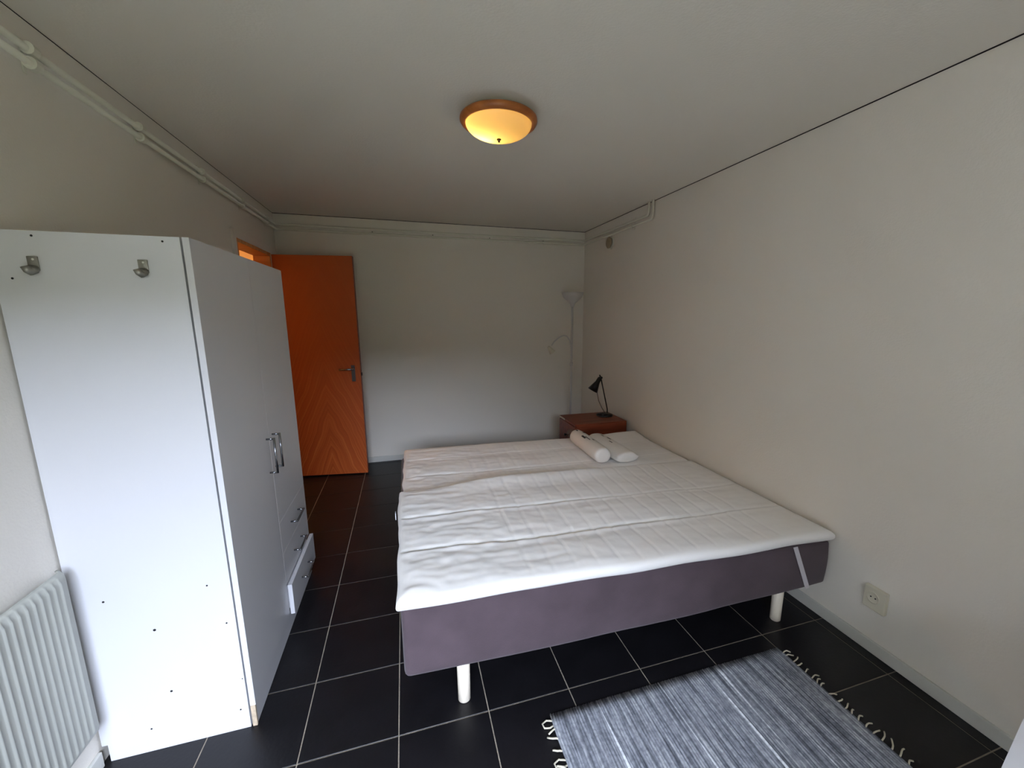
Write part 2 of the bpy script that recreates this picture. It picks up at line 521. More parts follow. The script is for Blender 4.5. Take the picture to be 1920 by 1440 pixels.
# ------------------------------------------------------------------ bed
BX0, BX1 = 0.032, 2.03
YN = lambda x: -0.302 - 0.016 * x           # near face of the base
YFar = 1.455
bed = empty('bed', (1.03, 0.58, 0))
tag(bed, 'wide box-spring bed base in purple-grey velour on cream round legs', 'bed')
def base_top(x, y):
    t = (y + 0.3) / 1.75
    return (0.502 - 0.035 * x) * (1 - t) + (0.455 - 0.016 * x) * t
bm = bx(-1, 1, -1, 1, -1, 1, bev=0)
bmesh.ops.transform(bm, matrix=Matrix.Diagonal((1.0, 0.88, 0.15, 1)), verts=bm.verts)
bmesh.ops.bevel(bm, geom=list(bm.edges), offset=0.022, segments=4, profile=0.5, affect='EDGES')
for k in range(-9, 10):
    bmesh.ops.bisect_plane(bm, geom=bm.verts[:] + bm.edges[:] + bm.faces[:], plane_co=(k * 0.1, 0, 0), plane_no=(1, 0, 0))
for k in range(-3, 4):
    bmesh.ops.bisect_plane(bm, geom=bm.verts[:] + bm.edges[:] + bm.faces[:], plane_co=(0, 0, k * 0.035), plane_no=(0, 0, 1))
for v in bm.verts:
    u, w, t = (v.co.x + 1) / 2, (v.co.y + 0.88) / 1.76, (v.co.z + 0.15) / 0.3
    x = BX0 + u * (BX1 - BX0)
    y = YN(x) * (1 - w) + YFar * w
    zb = 0.200 - 0.016 * math.sin(math.pi * u) + 0.004 * noise.noise(Vector((x * 3, y * 3, 1)))
    z = zb * (1 - t) + base_top(x, y) * t
    bul = 0.008 * math.sin(math.pi * t) * (1 if abs(w - 0.5) > 0.45 else 0)
    v.co = Vector((x, y + (bul if w > 0.5 else -bul) + 0.003 * noise.noise(Vector((x * 5, z * 6, 3))), z))
bb = obj('base_box', bm, M_velvet, None, True)
bb.location = -bed.location; bb.parent = bed
for lx, ly in ((0.25, -0.252), (1.812, -0.268), (0.25, 1.36), (1.82, 1.36)):
    bm = lathe(bmesh.new(), [(0, 0), (0.021, 0), (0.0245, 0.004), (0.0255, 0.21), (0, 0.21)], 24)
    o = obj('leg', bm, M_legw, None, True)
    o.location = Vector((lx, ly, 0)) - bed.location; o.parent = bed

def topper(name, x0, x1, ynear, yfar, ztop, thick, seams, cross, nx, ny, label, seed, ridge=None):
    """quilted mattress topper: closed sheet with rounded edges, stitched channels and soft wrinkles"""
    verts, faces = [], []
    R = 0.022
    def edge(d):
        return 0.0 if d >= R else R - math.sqrt(max(0.0, R * R - (R - d) ** 2))
    # non-uniform spacing gives the rounded rim enough rows
    def spaced(n, L):
        rim = [0, 0.001, 0.003, 0.007, 0.013, 0.022]
        inner = [0.022 + (L - 0.044) * k / (n - 1) for k in range(n)][1:-1]
        return rim + inner + [L - r for r in rim[::-1]]
    us = spaced(nx, x1 - x0)
    vs_ = spaced(ny, 1.0)
    top, bot = {}, {}
    for i, du in enumerate(us):
        for j, dv in enumerate(vs_):
            xr = x0 + du
            ya, yb = ynear(xr), yfar(xr)
            y = ya + dv * (yb - ya)
            wob = 0.012 * noise.noise(Vector((y * 3.1, seed, 0.3))) + 0.006 * noise.noise(Vector((y * 9, seed, 4)))
            x = xr + wob * (1 - sm(x0, x0 + 0.5, xr))
            y2 = y + 0.008 * noise.noise(Vector((x * 3.7, seed, 2))) * (1 - sm(0, 0.3, dv)) 
            d = min(du, x1 - x0 - du, dv * (yb - ya), (1 - dv) * (yb - ya))
            th = thick(x, y)
            er = min(R, th * 0.5)
            e = edge(d) * er / R
            inn = sm(0.0, 0.06, d)
            h = 0.0
            dmin = 9
            for sidx, s in enumerate(seams):
                sy = s + 0.012 * noise.noise(Vector((x * 2.3, seed, sidx)))
                q = (y - sy)
                dmin = min(dmin, abs(q))
                h += -0.011 * math.exp(-(q / 0.010) ** 2) + 0.005 * math.exp(-((q + 0.022) / 0.016) ** 2)
            lo_h = 0.006 * sm(0, 0.12, dmin)
            cr = 0.0
            for cxp in cross:
                q = x - cxp - 0.01 * noise.noise(Vector((y * 4, cxp * 7, seed)))
                cr += -0.0028 * math.exp(-(q / 0.006) ** 2)
            n1 = 0.007 * noise.noise(Vector((x * 3.2, y * 5.0, seed)))
            n2 = 0.0045 * noise.noise(Vector((x * 8 + 3 * y, y * 26, seed + 5))) * (0.35 + 0.65 * (1 - sm(0.1, 0.9, x - x0)))
            n3 = 0.0035 * noise.noise(Vector((x * 22, y * 30, seed + 9))) * (0.3 + 0.7 * (1 - sm(0.2, 1.1, x - x0)))
            zt = ztop(x, y) + inn * (h + lo_h + cr + n1 + n2 + n3)
            top[i, j] = len(verts); verts.append((x, y2, zt - e))
            bot[i, j] = len(verts); verts.append((x, y2, ztop(x, y) - th + e))
    nu, nv = len(us), len(vs_)
    for i in range(nu - 1):
        for j in range(nv - 1):
            faces.append((top[i, j], top[i + 1, j], top[i + 1, j + 1], top[i, j + 1]))
            faces.append((bot[i, j], bot[i, j + 1], bot[i + 1, j + 1], bot[i + 1, j]))
    for i in range(nu - 1):
        faces.append((top[i, 0], bot[i, 0], bot[i + 1, 0], top[i + 1, 0]))
        faces.append((top[i, nv - 1], top[i + 1, nv - 1], bot[i + 1, nv - 1], bot[i, nv - 1]))
    for j in range(nv - 1):
        faces.append((top[0, j], top[0, j + 1], bot[0, j + 1], bot[0, j]))
        faces.append((top[nu - 1, j], bot[nu - 1, j], bot[nu - 1, j + 1], top[nu - 1, j + 1]))
    me = bpy.data.meshes.new(name)
    me.from_pydata(verts, [], faces)
    me.materials.append(M_linen)
    me.polygons.foreach_set('use_smooth', [True] * len(me.polygons))
    me.update()
    o = bpy.data.objects.new(name, me)
    COL.objects.link(o)
    return tag(o, label, 'mattress topper')

def near_top(x, y):
    z = 0.552 - 0.035 * x
    z += 0.020 * math.exp(-((y - 0.63) / 0.08) ** 2) * sm(0.10, 0.55, x) * (1 - sm(1.1, 1.7, x))
    return z
def far_top(x, y):
    return 0.507 - 0.016 * x + 0.022 * sm(1.2, 1.5, y) * sm(1.45, 1.9, x)
def near_th(x, y):
    return max(0.03, near_top(x, y) - base_top(x, max(-0.3, y)) - 0.002)
def far_th(x, y):
    return max(0.03, far_top(x, y) - base_top(x, y) - 0.002)
t1 = topper('mattress_topper', 0.018, 2.035, lambda x: -0.338 - 0.004 * x - 0.008 * (1 - sm(0, 0.5, x)),
            lambda x: 0.60 + 0.085 * sm(0.15, 0.75, x) + 0.03 * sm(1.0, 1.9, x), near_top, near_th,
            (-0.035, 0.27), [0.52 + 0.094 * k for k in range(14)], 240, 110,
            'quilted white mattress topper nearest the viewer, laid across the bed base', 1.3)
t2 = topper('mattress_topper', 0.045, 2.03, lambda x: 0.617 + 0.087 * sm(0.15, 0.75, x) + 0.03 * sm(1.0, 1.9, x), lambda x: 1.475 + 0.01 * math.sin(3 * x), far_top, far_th,
            (0.895, 1.21), [0.5 + 0.094 * k for k in range(14)], 160, 80,
            'quilted white mattress topper at the far half of the bed, under the rolled pillows', 4.7)
# elastic corner strap of the near topper
bm = bmesh.new()
A, B, dx_ = Vector((1.790, -0.347, 0.445)), Vector((1.908, -0.341, 0.203)), 0.013
v = [bm.verts.new((p.x + s * dx_, p.y + t * 0.002, p.z)) for p in (A, B) for t in (0, 1) for s in (-1, 1)]
bmesh.ops.convex_hull(bm, input=v)
obj('corner_strap', bm, M_strap, t1)['label'] = 'white elastic corner strap'
obj('care_tag', bx(0.006, 0.009, 0.36, 0.385, 0.500, 0.535), M_white_edge, t1)['label'] = 'small white care tag'

# rolled pillows
def pillow_roll(name, p0, p1, rx, rz, label, taper=0.12, flat=False):
    p0, p1 = Vector(p0), Vector(p1)
    d = p1 - p0
    L_ = d.length
    t = empty(name, p0)
    t.rotation_euler.z = math.atan2(d.y, d.x)
    t.rotation_euler.y = -math.asin(d.z / L_)
    tag(t, label, 'pillow')
    bm = bmesh.new()
    n, rings = 26, []
    prof = [(0.0, 0.0), (0.0, 0.55), (0.004, 0.85), (0.014, 0.97), (0.03, 1.0), (0.12, 1.02), (L_ * 0.5, 1.04), (L_ - 0.08, 1.0), (L_ - 0.03, 0.93), (L_ - 0.008, 0.75), (L_, 0.4), (L_, 0.0)]
    for s, q in prof:
        if q == 0:
            rings.append([bm.verts.new((s, 0, rz))]); continue
        ring = []
        for k in range(n):
            a = 2 * math.pi * k / n
            w = 1 + 0.05 * noise.noise(Vector((s * 9, math.cos(a) * 1.4, math.sin(a) * 1.4 + len(name))))
            y_ = math.cos(a) * rx * q * w
            z_ = math.sin(a) * rz * q * w
            if z_ < -0.82 * rz: z_ = -0.82 * rz + (z_ + 0.82 * rz) * 0.2
            if flat: y_ = y_ * (1 + 0.25 * (1 if z_ < 0 else 0) * q)
            ring.append(bm.verts.new((s, y_, z_ + 0.86 * rz)))
        rings.append(ring)
    for R1, R2 in zip(rings, rings[1:]):
        for k in range(n):
            if len(R1) == 1: bm.faces.new((R1[0], R2[k], R2[(k + 1) % n]))
            elif len(R2) == 1: bm.faces.new((R1[k], R1[(k + 1) % n], R2[0]))
            else: bm.faces.new((R1[k], R1[(k + 1) % n], R2[(k + 1) % n], R2[k]))
    obj('roll', bm, M_wrap, t, True)
    return t, L_
p1, L1 = pillow_roll('rolled_pillow', (1.370, 0.790, 0.499), (1.390, 1.335, 0.494), 0.062, 0.058, 'thick white pillow rolled in clear wrap, the one nearer the foot of the bed')
# gathered end of the wrap
bm = bmesh.new()
tube(bm, [(L1 - 0.01, 0, 0.05), (L1 + 0.02, 0.004, 0.052), (L1 + 0.045, 0.01, 0.05), (L1 + 0.075, 0.014, 0.046)], 0.03, 12, rr=[0.03, 0.018, 0.024, 0.036])
obj('wrap_end', bm, M_film, p1, True)['label'] = 'gathered clear plastic wrap end'
for (s, a, w, l) in ((0.40, 1.85, 0.012, 0.028), (0.30, 1.15, 0.007, 0.07), (0.20, 1.7, 0.004, 0.035), (0.47, 1.35, 0.005, 0.03), (0.25, 1.35, 0.003, 0.09)):
    bm = bmesh.new()
    rows = []
    for k in range(5):
        for q in (-1, 1):
            ss, aa = s + (k / 4 - 0.5) * l, a + q * w / 0.06
            rows.append(bm.verts.new((ss, math.cos(aa) * 0.0665, math.sin(aa) * 0.0622 + 0.86 * 0.058)))
    for k in range(4):
        bm.faces.new((rows[2 * k], rows[2 * k + 1], rows[2 * k + 3], rows[2 * k + 2]))
    obj('printed_mark', bm, M_print, p1)
p2, L2 = pillow_roll('rolled_pillow', (1.545, 0.760, 0.496), (1.545, 1.300, 0.493), 0.078, 0.040, 'flatter white wrapped pillow lying between the thick roll and the wall', flat=True)
for (s, a, w, l) in ((0.34, 1.9, 0.005, 0.06), (0.25, 1.5, 0.003, 0.05), (0.42, 1.7, 0.003, 0.05)):
    bm = bmesh.new()
    rows = []
    for k in range(5):
        for q in (-1, 1):
            ss, aa = s + (k / 4 - 0.5) * l, a + q * w / 0.06
            rows.append(bm.verts.new((ss, math.cos(aa) * 0.083, math.sin(aa) * 0.0435 + 0.86 * 0.040)))
    for k in range(4):
        bm.faces.new((rows[2 * k], rows[2 * k + 1], rows[2 * k + 3], rows[2 * k + 2]))
    obj('printed_mark', bm, M_print, p2)

# ------------------------------------------------------------------ door leaf
door = empty('door_1', (-0.965, 2.545, 0), math.atan2(2.445 - 2.545, 0.665))
struct(door, 'orange-brown veneered door leaf standing open against the far wall')
DW = 0.672
obj('leaf', bx(0, DW, -0.04, 0, 0.012, 2.018, bev=0.0015), M_door, door)
obj('leaf_edge', bx(DW - 0.0005, DW + 0.002, -0.039, -0.001, 0.014, 2.016), M_night, door)
hp = obj('handle_plate', bx(DW - 0.078, DW - 0.045, -0.046, -0.040, 0.905, 1.055, bev=0.002), M_chrome, door)
bm = bmesh.new()
tube(bm, [(DW - 0.061, -0.046, 1.022), (DW - 0.061, -0.082, 1.022), (DW - 0.070, -0.090, 1.022), (DW - 0.17, -0.092, 1.020)], 0.009, 10)
obj('lever', bm, M_chrome, hp, True)
obj('latch', bx(DW + 0.001, DW + 0.010, -0.028, -0.012, 0.955, 0.985, bev=0.002), M_black, door)

# ------------------------------------------------------------------ nightstand and desk lamp
NX0, NX1, NY0, NY1, NZ = 1.50, 2.012, 1.60, 1.985, 0.552
ns = empty('nightstand', (NX0, NY0, 0))
tag(ns, 'red-brown wooden nightstand in the corner beyond the bed', 'nightstand')
def npart(name, bm, m, parent=ns, smooth=False):
    return wpart(name, bm, m, parent, smooth)
npart('top', bx(NX0, NX1, NY0, NY1, NZ - 0.018, NZ, bev=0.0015), M_night)
npart('side_panel', bx(NX0 + 0.018, NX1, NY0, NY0 + 0.018, 0, NZ - 0.018), M_night)
npart('side_panel', bx(NX0 + 0.018, NX1, NY1 - 0.018, NY1, 0, NZ - 0.018), M_night)
npart('back_panel', bx(NX1 - 0.008, NX1, NY0 + 0.018, NY1 - 0.018, 0.05, NZ - 0.018), M_night)
npart('front_edge', bx(NX0 - 0.0015, NX0, NY1 - 0.14, NY1, NZ - 0.017, NZ - 0.001), M_plastic_old)['label'] = 'worn pale edge strip'
for z0, z1 in ((0.30, 0.525), (0.05, 0.292)):
    d_ = npart('drawer', bx(NX0, NX0 + 0.017, NY0 + 0.002, NY1 - 0.002, z0, z1, bev=0.001), M_night)
    bm = lathe(bmesh.new(), [(0, 0), (0.006, 0), (0.006, 0.012), (0.013, 0.016), (0.013, 0.022), (0, 0.024)], 16,
               Matrix.Translation((NX0, (NY0 + NY1) / 2, (z0 + z1) / 2)) @ Matrix.Rotation(math.radians(-90), 4, 'Y'))
    npart('knob', bm, M_black, d_, True)

LX, LY, LZ = 1.905, 1.835, NZ
dlm = empty('desk_lamp', (LX, LY, LZ))
tag(dlm, 'small black desk lamp with conical shade standing on the nightstand', 'lamp')
obj('base', lathe(bmesh.new(), [(0, 0), (0.078, 0), (0.080, 0.006), (0.076, 0.016), (0.03, 0.022), (0, 0.022)], 36), M_black, dlm, True)
obj('switch', bx(-0.045, 0.005, -0.062, -0.035, 0.014, 0.030, bev=0.004), M_black, dlm)
bm = tube(bmesh.new(), [(0.036, 0.012, 0.018), (0.034, 0.012, 0.06), (-0.046, 0.010, 0.375), (-0.060, 0.010, 0.398)], 0.0062, 10)
obj('arm', bm, M_black, dlm, True)
Rm = Matrix.Translation((-0.058, 0.004, 0.368)) @ Matrix.Rotation(math.radians(28), 4, 'Y') @ Matrix.Rotation(math.radians(8), 4, 'X')
sh = obj('shade', lathe(bmesh.new(), [(0.0, 0.012), (0.012, 0.010), (0.020, 0.0), (0.022, -0.045), (0.030, -0.070), (0.050, -0.135), (0.048, -0.135), (0.028, -0.072), (0.0, -0.06)], 28, Rm), M_black, dlm, True)
obj('joint', lathe(bmesh.new(), [(0, -0.016), (0.012, -0.016), (0.012, 0.016), (0, 0.016)], 16, Matrix.Translation((-0.046, 0.010, 0.372)) @ Matrix.Rotation(math.radians(90), 4, 'X')), M_black, dlm, True)
bm = tube(bmesh.new(), [(-0.09, 0.0, 0.27), (-0.082, 0.0, 0.22), (-0.066, 0.0, 0.15), (-0.03, 0.002, 0.08), (0.012, 0.004, 0.018)], 0.0028, 8)
obj('cable', bm, M_black, dlm, True)

# ------------------------------------------------------------------ floor uplighter
tl = empty('floor_lamp', (1.828, 2.50, 0))
tag(tl, 'slim white floor uplighter with a reading arm in the far corner', 'lamp')
obj('base', lathe(bmesh.new(), [(0, 0), (0.125, 0), (0.13, 0.01), (0.12, 0.025), (0.02, 0.035), (0, 0.035)], 36), M_lampgrey, tl, True)
obj('pole', tube(bmesh.new(), [(0, 0, 0.03), (0, 0, 1.60)], 0.0115, 14), M_lampgrey, tl, True)
obj('shade', lathe(bmesh.new(), [(0.0, 1.592), (0.020, 1.592), (0.026, 1.625), (0.062, 1.655), (0.100, 1.692), (0.120, 1.742), (0.117, 1.742), (0.096, 1.694), (0.058, 1.662), (0.0, 1.645)], 36), M_lampgrey, tl, True)
bm = tube(bmesh.new(), [(0, 0, 0.98), (-0.012, -0.02, 1.06), (-0.015, -0.03, 1.15), (-0.04, -0.035, 1.24), (-0.075, -0.04, 1.285), (-0.11, -0.04, 1.295), (-0.16, -0.04, 1.275), (-0.21, -0.04, 1.235), (-0.245, -0.04, 1.19)], 0.0065, 10)
ra = obj('reading_arm', bm, M_lampgrey, tl, True)
obj('reading_shade', lathe(bmesh.new(), [(0, 0.05), (0.014, 0.05), (0.018, 0.03), (0.034, -0.03), (0.032, -0.03), (0.0, 0.02)], 20,
    Matrix.Translation((-0.255, -0.045, 1.14)) @ Matrix.Rotation(math.radians(-35), 4, 'Y')), M_plastic_old, ra, True)
obj('clamp', lathe(bmesh.new(), [(0, 0.96), (0.017, 0.96), (0.017, 1.0), (0, 1.0)], 14), M_lampgrey, tl, True)

# ------------------------------------------------------------------ ceiling lamp
cl = empty('ceiling_lamp', (0.55, 0.31, H))
tag(cl, 'round ceiling lamp with a wooden rim and glowing amber glass bowl', 'lamp')
obj('rim', lathe(bmesh.new(), [(0.148, -0.031), (0.164, -0.030), (0.171, -0.036), (0.172, -0.046), (0.166, -0.056), (0.156, -0.061), (0.148, -0.059), (0.146, -0.050), (0.148, -0.031)], 64), M_lampwood, cl, True)
prof = [(0.147, -0.055)] + [(0.147 * math.cos(a), -0.055 - 0.062 * math.sin(a)) for a in [k * math.pi / 2 / 12 for k in range(1, 12)]] + [(0.0, -0.117)]
obj('glass_bowl', lathe(bmesh.new(), prof, 64), M_opal, cl, True)
obj('mounting_plate', lathe(bmesh.new(), [(0, -0.0005), (0.105, -0.0005), (0.105, -0.034), (0.146, -0.036), (0.146, -0.038), (0, -0.038)], 40), M_plastic, cl)
obj('finial', lathe(bmesh.new(), [(0, -0.116), (0.009, -0.116), (0.010, -0.120), (0.004, -0.123), (0.005, -0.129), (0, -0.132)], 14), M_brass, cl, True)
bm = bmesh.new()
bmesh.ops.create_uvsphere(bm, u_segments=14, v_segments=10, radius=0.016, matrix=Matrix.Translation((-0.050, 0.045, -0.066)))
obj('bulb', bm, emit('warm_bulb', (1.0, 0.74, 0.32), 19.0), cl, True)

# ------------------------------------------------------------------ heating pipes round the top of the walls
def pipe(name, z, off, x_end, label):
    p = empty(name, (XL, 0, z))
    tag(p, label, 'pipe', 'painted pipes under the ceiling')
    o_ = off
    pts = [(XL + o_, YF + 0.01, z), (XL + o_, YB - o_, z), (XR - o_, YB - o_, z), (XR - o_, x_end, z), (XR - o_, x_end, H - 0.001)]
    smooth = []
    for i, q in enumerate(pts):
        q = Vector(q)
        if 0 < i < len(pts) - 1:
            a, b = (Vector(pts[i - 1]) - q).normalized() * 0.025, (Vector(pts[i + 1]) - q).normalized() * 0.025
            smooth += [q + a, q + a * 0.35 + b * 0.35 - (a + b) * 0.06, q + b]
        else:
            smooth.append(q)
    o = wpart('run', tube(bmesh.new(), smooth, 0.0105, 12), M_pipe, p, True)
    return p
pu = pipe('heating_pipe', 2.303, 0.020, 1.44, 'upper of the two thin painted pipes running below the ceiling')
plw = pipe('heating_pipe', 2.262, 0.024, 1.375, 'lower of the two thin painted pipes running below the ceiling')
for yy in (-0.45, 0.133, 0.69, 1.28, 1.89, 2.45):
    bm = box(bmesh.new(), XL, XL + 0.004, yy - 0.008, yy + 0.008, 2.235, 2.335, bev=0.002)
    tube(bm, [(XL + 0.024, yy - 0.013, 2.262), (XL + 0.024, yy + 0.013, 2.262)], 0.0185, 12)
    wpart('pipe_clip', bm, M_pipe, plw)
    wpart('pipe_clip', tube(bmesh.new(), [(XL + 0.024, yy - 0.013, 2.303), (XL + 0.024, yy + 0.013, 2.303)], 0.0185, 12), M_pipe, pu)
for xx in (-0.14, 0.42, 0.99, 1.57):
    bm = box(bmesh.new(), xx - 0.008, xx + 0.008, YB - 0.010, YB, 2.270, 2.288)
    tube(bm, [(xx - 0.007, YB - 0.024, 2.262), (xx + 0.007, YB - 0.024, 2.262)], 0.013, 12)
    c = wpart('pipe_clip', bm, M_pipe, plw)
    bm = bmesh.new()
    bmesh.ops.create_cone(bm, cap_ends=True, radius1=0.004, radius2=0.004, depth=0.004, segments=8, matrix=Matrix.Translation((xx, YB - 0.012, 2.283)) @ Matrix.Rotation(math.radians(90), 4, 'X'))
    wpart('screw', bm, M_hole, c)
bm = box(bmesh.new(), XR - 0.004, XR, 1.672, 1.688, 2.235, 2.335, bev=0.002)
tube(bm, [(XR - 0.024, 1.670, 2.262), (XR - 0.024, 1.690, 2.262)], 0.015, 12)
wpart('pipe_clip', bm, M_pipe, plw)

# wall vent valve
vn = empty('vent_valve', (XR, 2.11, 2.193))
tag(vn, 'round dusty ventilation valve high on the right wall near the corner', 'vent')
Rv = Matrix.Rotation(math.radians(-90), 4, 'Y')
obj('flange', lathe(bmesh.new(), [(0.040, 0.0), (0.060, 0.0), (0.058, 0.006), (0.046, 0.010), (0.040, 0.006), (0.040, 0.0)], 32, Rv), M_pipe, vn, True)
obj('disc', lathe(bmesh.new(), [(0, 0.012), (0.03, 0.012), (0.050, 0.020), (0.054, 0.028), (0.046, 0.034), (0.0, 0.038)], 32, Rv), M_vent, vn, True)

# ------------------------------------------------------------------ radiator
RX, RY1, RZ0, RZ1 = -0.922, -0.174, 0.170, 0.753
rd = empty('radiator', (XL, RY1 - 0.6, RZ0))
tag(rd, 'white ribbed panel radiator on the wall beside the wardrobe', 'radiator')
bm = bmesh.new()
n_r, pit = 52, 0.0235
prof = []
y = RY1
prof.append((RX - 0.012, y)); prof.append((RX - 0.004, y - 0.004)); prof.append((RX, y - 0.010))
for k in range(n_r):
    yc = RY1 - 0.034 - k * pit
    for q, dd in ((0.0062, 0.0), (0.0042, 0.0018), (0.0016, 0.0042), (-0.0016, 0.0042), (-0.0042, 0.0018), (-0.0062, 0.0)):
        prof.append((RX + dd, yc + q))
yend = RY1 - 0.034 - n_r * pit
prof.append((RX, yend)); prof.append((RX - 0.012, yend - 0.006))
rings = []
zs = [(RZ0, -0.012), (RZ0 + 0.012, -0.002), (RZ0 + 0.03, 0.0), (RZ1 - 0.03, 0.0), (RZ1 - 0.012, -0.002), (RZ1, -0.012)]
for z, dx in zs:
    fl_ = 1.0 if RZ0 + 0.02 < z < RZ1 - 0.02 else 0.0
    rings.append([bm.verts.new((min(px, RX) + (px - RX if px > RX else 0) * fl_ + dx, py, z)) for px, py in prof])
for A_, B_ in zip(rings, rings[1:]):
    for k in range(len(prof) - 1):
        bm.faces.new((A_[k], A_[k + 1], B_[k + 1], B_[k]))
o = wpart('front_panel', bm, M_rad, rd, True)
md = o.modifiers.new('thickness', 'SOLIDIFY'); md.thickness = 0.006; md.offset = -1
wpart('back_panel', bx(XL + 0.012, XL + 0.018, yend, RY1 - 0.012, RZ0 + 0.01, RZ1 - 0.02, bev=0.003), M_rad, rd)
wpart('side_cover', bx(XL + 0.019, RX - 0.014, RY1 - 0.014, RY1 - 0.011, RZ0 + 0.01, RZ1 - 0.012), M_rad, rd)
for yb in (-0.44, -1.2):
    br = wpart('bracket', bx(XL + 0.002, RX - 0.018, yb - 0.02, yb + 0.02, RZ1 - 0.02, RZ1 + 0.012, bev=0.003), M_plastic, rd)
wpart('valve', lathe(bmesh.new(), [(0, 0), (0.014, 0), (0.014, 0.03), (0.02, 0.035), (0.02, 0.05), (0, 0.05)], 16, Matrix.Translation((XL + 0.024, -0.52, RZ1 - 0.005))), M_plastic, rd, smooth=True)

# ------------------------------------------------------------------ wall socket
sk = empty('wall_socket', (XR, -0.548, 0.262))
tag(sk, 'ivory wall socket low on the right wall', 'socket')
obj('plate', bx(-0.022, 0.0, -0.046, 0.046, -0.053, 0.053, bev=0.005, seg=3), M_plastic_old, sk)
obj('insert', lathe(bmesh.new(), [(0.026, 0.0215), (0.026, 0.026), (0.022, 0.026), (0.021, 0.015), (0, 0.015)], 28, Matrix.Translation((0, 0.004, 0.008)) @ Rv), M_plastic_old, sk, True)
for s in (-1, 1):
    bm = bmesh.new()
    bmesh.ops.create_cone(bm, cap_ends=True, radius1=0.0032, radius2=0.0032, depth=0.002, segments=10, matrix=Matrix.Translation((-0.0225, 0.004 + s * 0.0095, 0.008)) @ Rv)
    obj('pin_hole', bm, M_hole, sk)

# ------------------------------------------------------------------ rag rug
def rug_mat():
    m = bpy.data.materials.new('grey_blue_rag_weave')
    m.use_nodes = True
    nt = m.node_tree
    N, L = nt.nodes.new, nt.links.new
    b = nt.nodes['Principled BSDF']
    b.inputs['Roughness'].default_value = 0.95
    b.inputs['Specular IOR Level'].default_value = 0.1
    tc = N('ShaderNodeTexCoord')
    def stripes(sx, sy, detail, ramp):
        mp = N('ShaderNodeMapping')
        mp.inputs['Scale'].default_value = (sx, sy, 0.0)
        L(tc.outputs['Object'], mp.inputs['Vector'])
        n = N('ShaderNodeTexNoise')
        n.inputs['Scale'].default_value = 1.0
        n.inputs['Detail'].default_value = detail
        L(mp.outputs[0], n.inputs['Vector'])
        r = N('ShaderNodeValToRGB')
        el = r.color_ramp.elements
        el[0].position, el[0].color = ramp[0][0], lin(ramp[0][1])
        el[1].position, el[1].color = ramp[-1][0], lin(ramp[-1][1])
        for p, c in ramp[1:-1]:
            q = el.new(p); q.color = lin(c)
        L(n.outputs['Fac'], r.inputs['Fac'])
        return r.outputs['Color']
    base = stripes(78, 3.2, 6, [(0.30, (88, 92, 98)), (0.42, (116, 120, 127)), (0.50, (142, 146, 154)), (0.60, (162, 166, 172)), (0.74, (184, 187, 190))])
    white = stripes(42, 0.7, 1, [(0.0, (0, 0, 0)), (0.665, (0, 0, 0)), (0.70, (255, 255, 255)), (1.0, (255, 255, 255))])
    mx = N('ShaderNodeMix')
    mx.data_type = 'RGBA'
    L(white, mx.inputs[0])
    L(base, mx.inputs[6])
    mx.inputs[7].default_value = lin((222, 226, 230))
    n3 = N('ShaderNodeTexNoise')
    n3.inputs['Scale'].default_value = 70
    n3.inputs['Detail'].default_value = 3
    L(tc.outputs['Object'], n3.inputs['Vector'])
    r3 = N('ShaderNodeValToRGB')
    r3.color_ramp.elements[0].position, r3.color_ramp.elements[0].color = 0.35, (0.72, 0.72, 0.74, 1)
    r3.color_ramp.elements[1].position, r3.color_ramp.elements[1].color = 0.62, (1.12, 1.12, 1.12, 1)
    L(n3.outputs['Fac'], r3.inputs['Fac'])
    m3 = N('ShaderNodeMix')
    m3.data_type = 'RGBA'
    m3.blend_type = 'MULTIPLY'
    m3.inputs[0].default_value = 1.0
    L(mx.outputs[2], m3.inputs[6])
    L(r3.outputs['Color'], m3.inputs[7])
    L(m3.outputs[2], b.inputs['Base Color'])
    n2 = N('ShaderNodeTexNoise')
    n2.inputs['Scale'].default_value = 220
    L(tc.outputs['Object'], n2.inputs['Vector'])
    bp = N('ShaderNodeBump')
    bp.inputs['Strength'].default_value = 0.4
    bp.inputs['Distance'].default_value = 0.004
    L(n2.outputs['Fac'], bp.inputs['Height'])
    L(bp.outputs['Normal'], b.inputs['Normal'])
    return m
M_rug = rug_mat()
RX0, RX1, RYT, RYB = 0.553, 1.660, -0.420, -1.025
rug = empty('rag_rug', (RX0, RYB, 0))
tag(rug, 'grey-blue striped rag rug with pale fringes on the floor at the bed', 'rug')
verts, faces = [], []
nxr, nyr = 420, 14
for side_ in (0, 1):
    for i in range(nxr + 1):
        x = RX0 + (RX1 - RX0) * i / nxr
        rib = 0.0016 * math.sin(i * math.pi * 0.5) + 0.0012 * noise.noise(Vector((i * 0.37, 0, 0)))
        for j in range(nyr + 1):
            t = j / nyr
            jag = 0.004 * noise.noise(Vector((i * 0.45, 1 if t < 0.5 else 7, 0)))
            y = RYT + (RYB - RYT) * t + jag * (1 if j in (0, nyr) else 0.2)
            xs = x - 0.020 * t * (1 - i / nxr) + 0.004 * noise.noise(Vector((t * 5, i * 0.01, 4))) 
            ed = 1 if 0 < j < nyr else 0.75
            z = (0.0085 + rib + 0.0015 * noise.noise(Vector((x * 3, y * 3, 2)))) * ed if side_ == 0 else 0.0008
            verts.append((xs, y, z))
W_ = nyr + 1
K_ = (nxr + 1) * W_
for i in range(nxr):
    for j in range(nyr):
        a = i * W_ + j
        faces.append((a, a + 1, a + W_ + 1, a + W_))
        faces.append((K_ + a, K_ + a + W_, K_ + a + W_ + 1, K_ + a + 1))
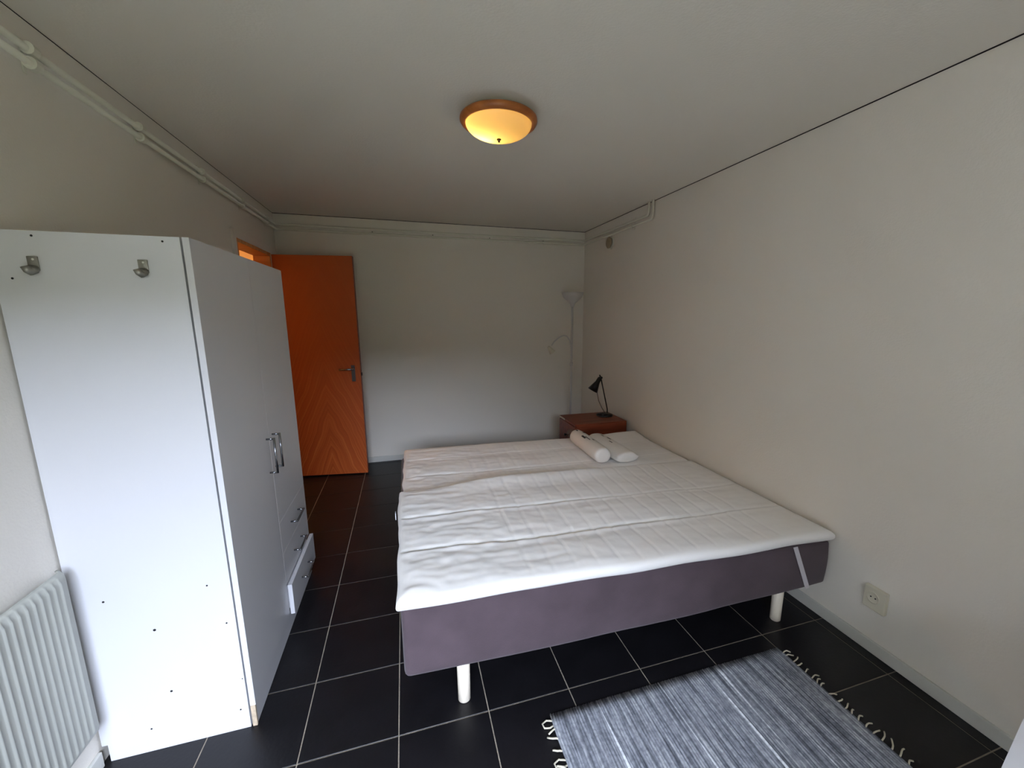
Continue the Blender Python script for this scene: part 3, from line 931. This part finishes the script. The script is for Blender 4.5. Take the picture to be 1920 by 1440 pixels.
for i in range(nxr):
    for j, fl2 in ((0, 0), (nyr, 1)):
        a = i * W_ + j
        q = (a, a + W_, K_ + a + W_, K_ + a)
        faces.append(q if not fl2 else q[::-1])
for j in range(nyr):
    for i, fl2 in ((0, 1), (nxr, 0)):
        a = i * W_ + j
        q = (a, a + 1, K_ + a + 1, K_ + a)
        faces.append(q if not fl2 else q[::-1])
me = bpy.data.meshes.new('weave')
me.from_pydata(verts, [], faces)
me.materials.append(M_rug)
me.polygons.foreach_set('use_smooth', [True] * len(me.polygons))
me.update()
o = bpy.data.objects.new('weave', me)
COL.objects.link(o)
o.location = -rug.location; o.parent = rug
M_fringe = mat('cream_fringe_yarn', (206, 200, 180), 0.9, bump=0.4, bscale=300)
for side_ in (0, 1):
    nf = 21 if side_ else 17
    for k in range(nf):
        t = (k + 0.3 + 0.5 * random.random()) / nf
        y = RYT - 0.012 + (RYB - RYT + 0.02) * t
        x = RX1 + 0.002 if side_ else RX0 - 0.002 - 0.020 * t
        s = 1 if side_ else -1
        ln = random.uniform(0.030, 0.052)
        b0 = random.uniform(-0.2, 1.0)
        pts = []
        for q in range(6):
            w = q / 5
            pts.append((x + s * (ln * w - 0.006), y + (b0 * ln * w * 0.6 + 0.004 * math.sin(w * 4.0 + k)), 0.004 + 0.007 * math.sin(w * math.pi) * random.uniform(0.6, 1.2)))
        if side_ == 0 and k % 4 == 0:
            pts = [(x + 0.006, y, 0.005), (x - 0.02, y + 0.006, 0.009), (x - 0.038, y - 0.002, 0.008), (x - 0.034, y - 0.018, 0.006), (x - 0.014, y - 0.022, 0.005), (x + 0.004, y - 0.016, 0.005)]
        bm = tube(bmesh.new(), pts, 0.0034 if side_ == 0 else 0.0028, 6)
        o = obj('fringe_strand', bm, M_fringe, None, True)
        o.location = -rug.location; o.parent = rug

# ------------------------------------------------------------------ table corner cut off by the frame
tb = empty('side_table', (1.342, -1.436, 0), math.radians(15))
tag(tb, 'white tabletop corner just entering at the lower right edge of the photo', 'table')
bm = bmesh.new()
pts = []
for (ccx, ccy, a0) in ((0.33, 0.10, 0), (-0.33, 0.10, 90), (-0.33, -0.24, 180), (0.33, -0.24, 270)):
    for k in range(9):
        a = math.radians(a0 + k * 90 / 8)
        pts.append((ccx + 0.06 * math.cos(a), ccy + 0.06 * math.sin(a)))
va = [bm.verts.new((x, y, 0.70)) for x, y in pts]
vb = [bm.verts.new((x, y, 0.72)) for x, y in pts]
bm.faces.new(va[::-1]); bm.faces.new(vb)
for k in range(len(pts)):
    bm.faces.new((va[k], va[(k + 1) % len(pts)], vb[(k + 1) % len(pts)], vb[k]))
obj('tabletop', bm, M_white, tb)
for lx, ly in ((0.32, 0.09), (-0.32, 0.09), (-0.32, -0.23), (0.32, -0.23)):
    o = obj('leg', tube(bmesh.new(), [(lx, ly, 0), (lx, ly, 0.70)], 0.018, 14), M_white, tb, True)
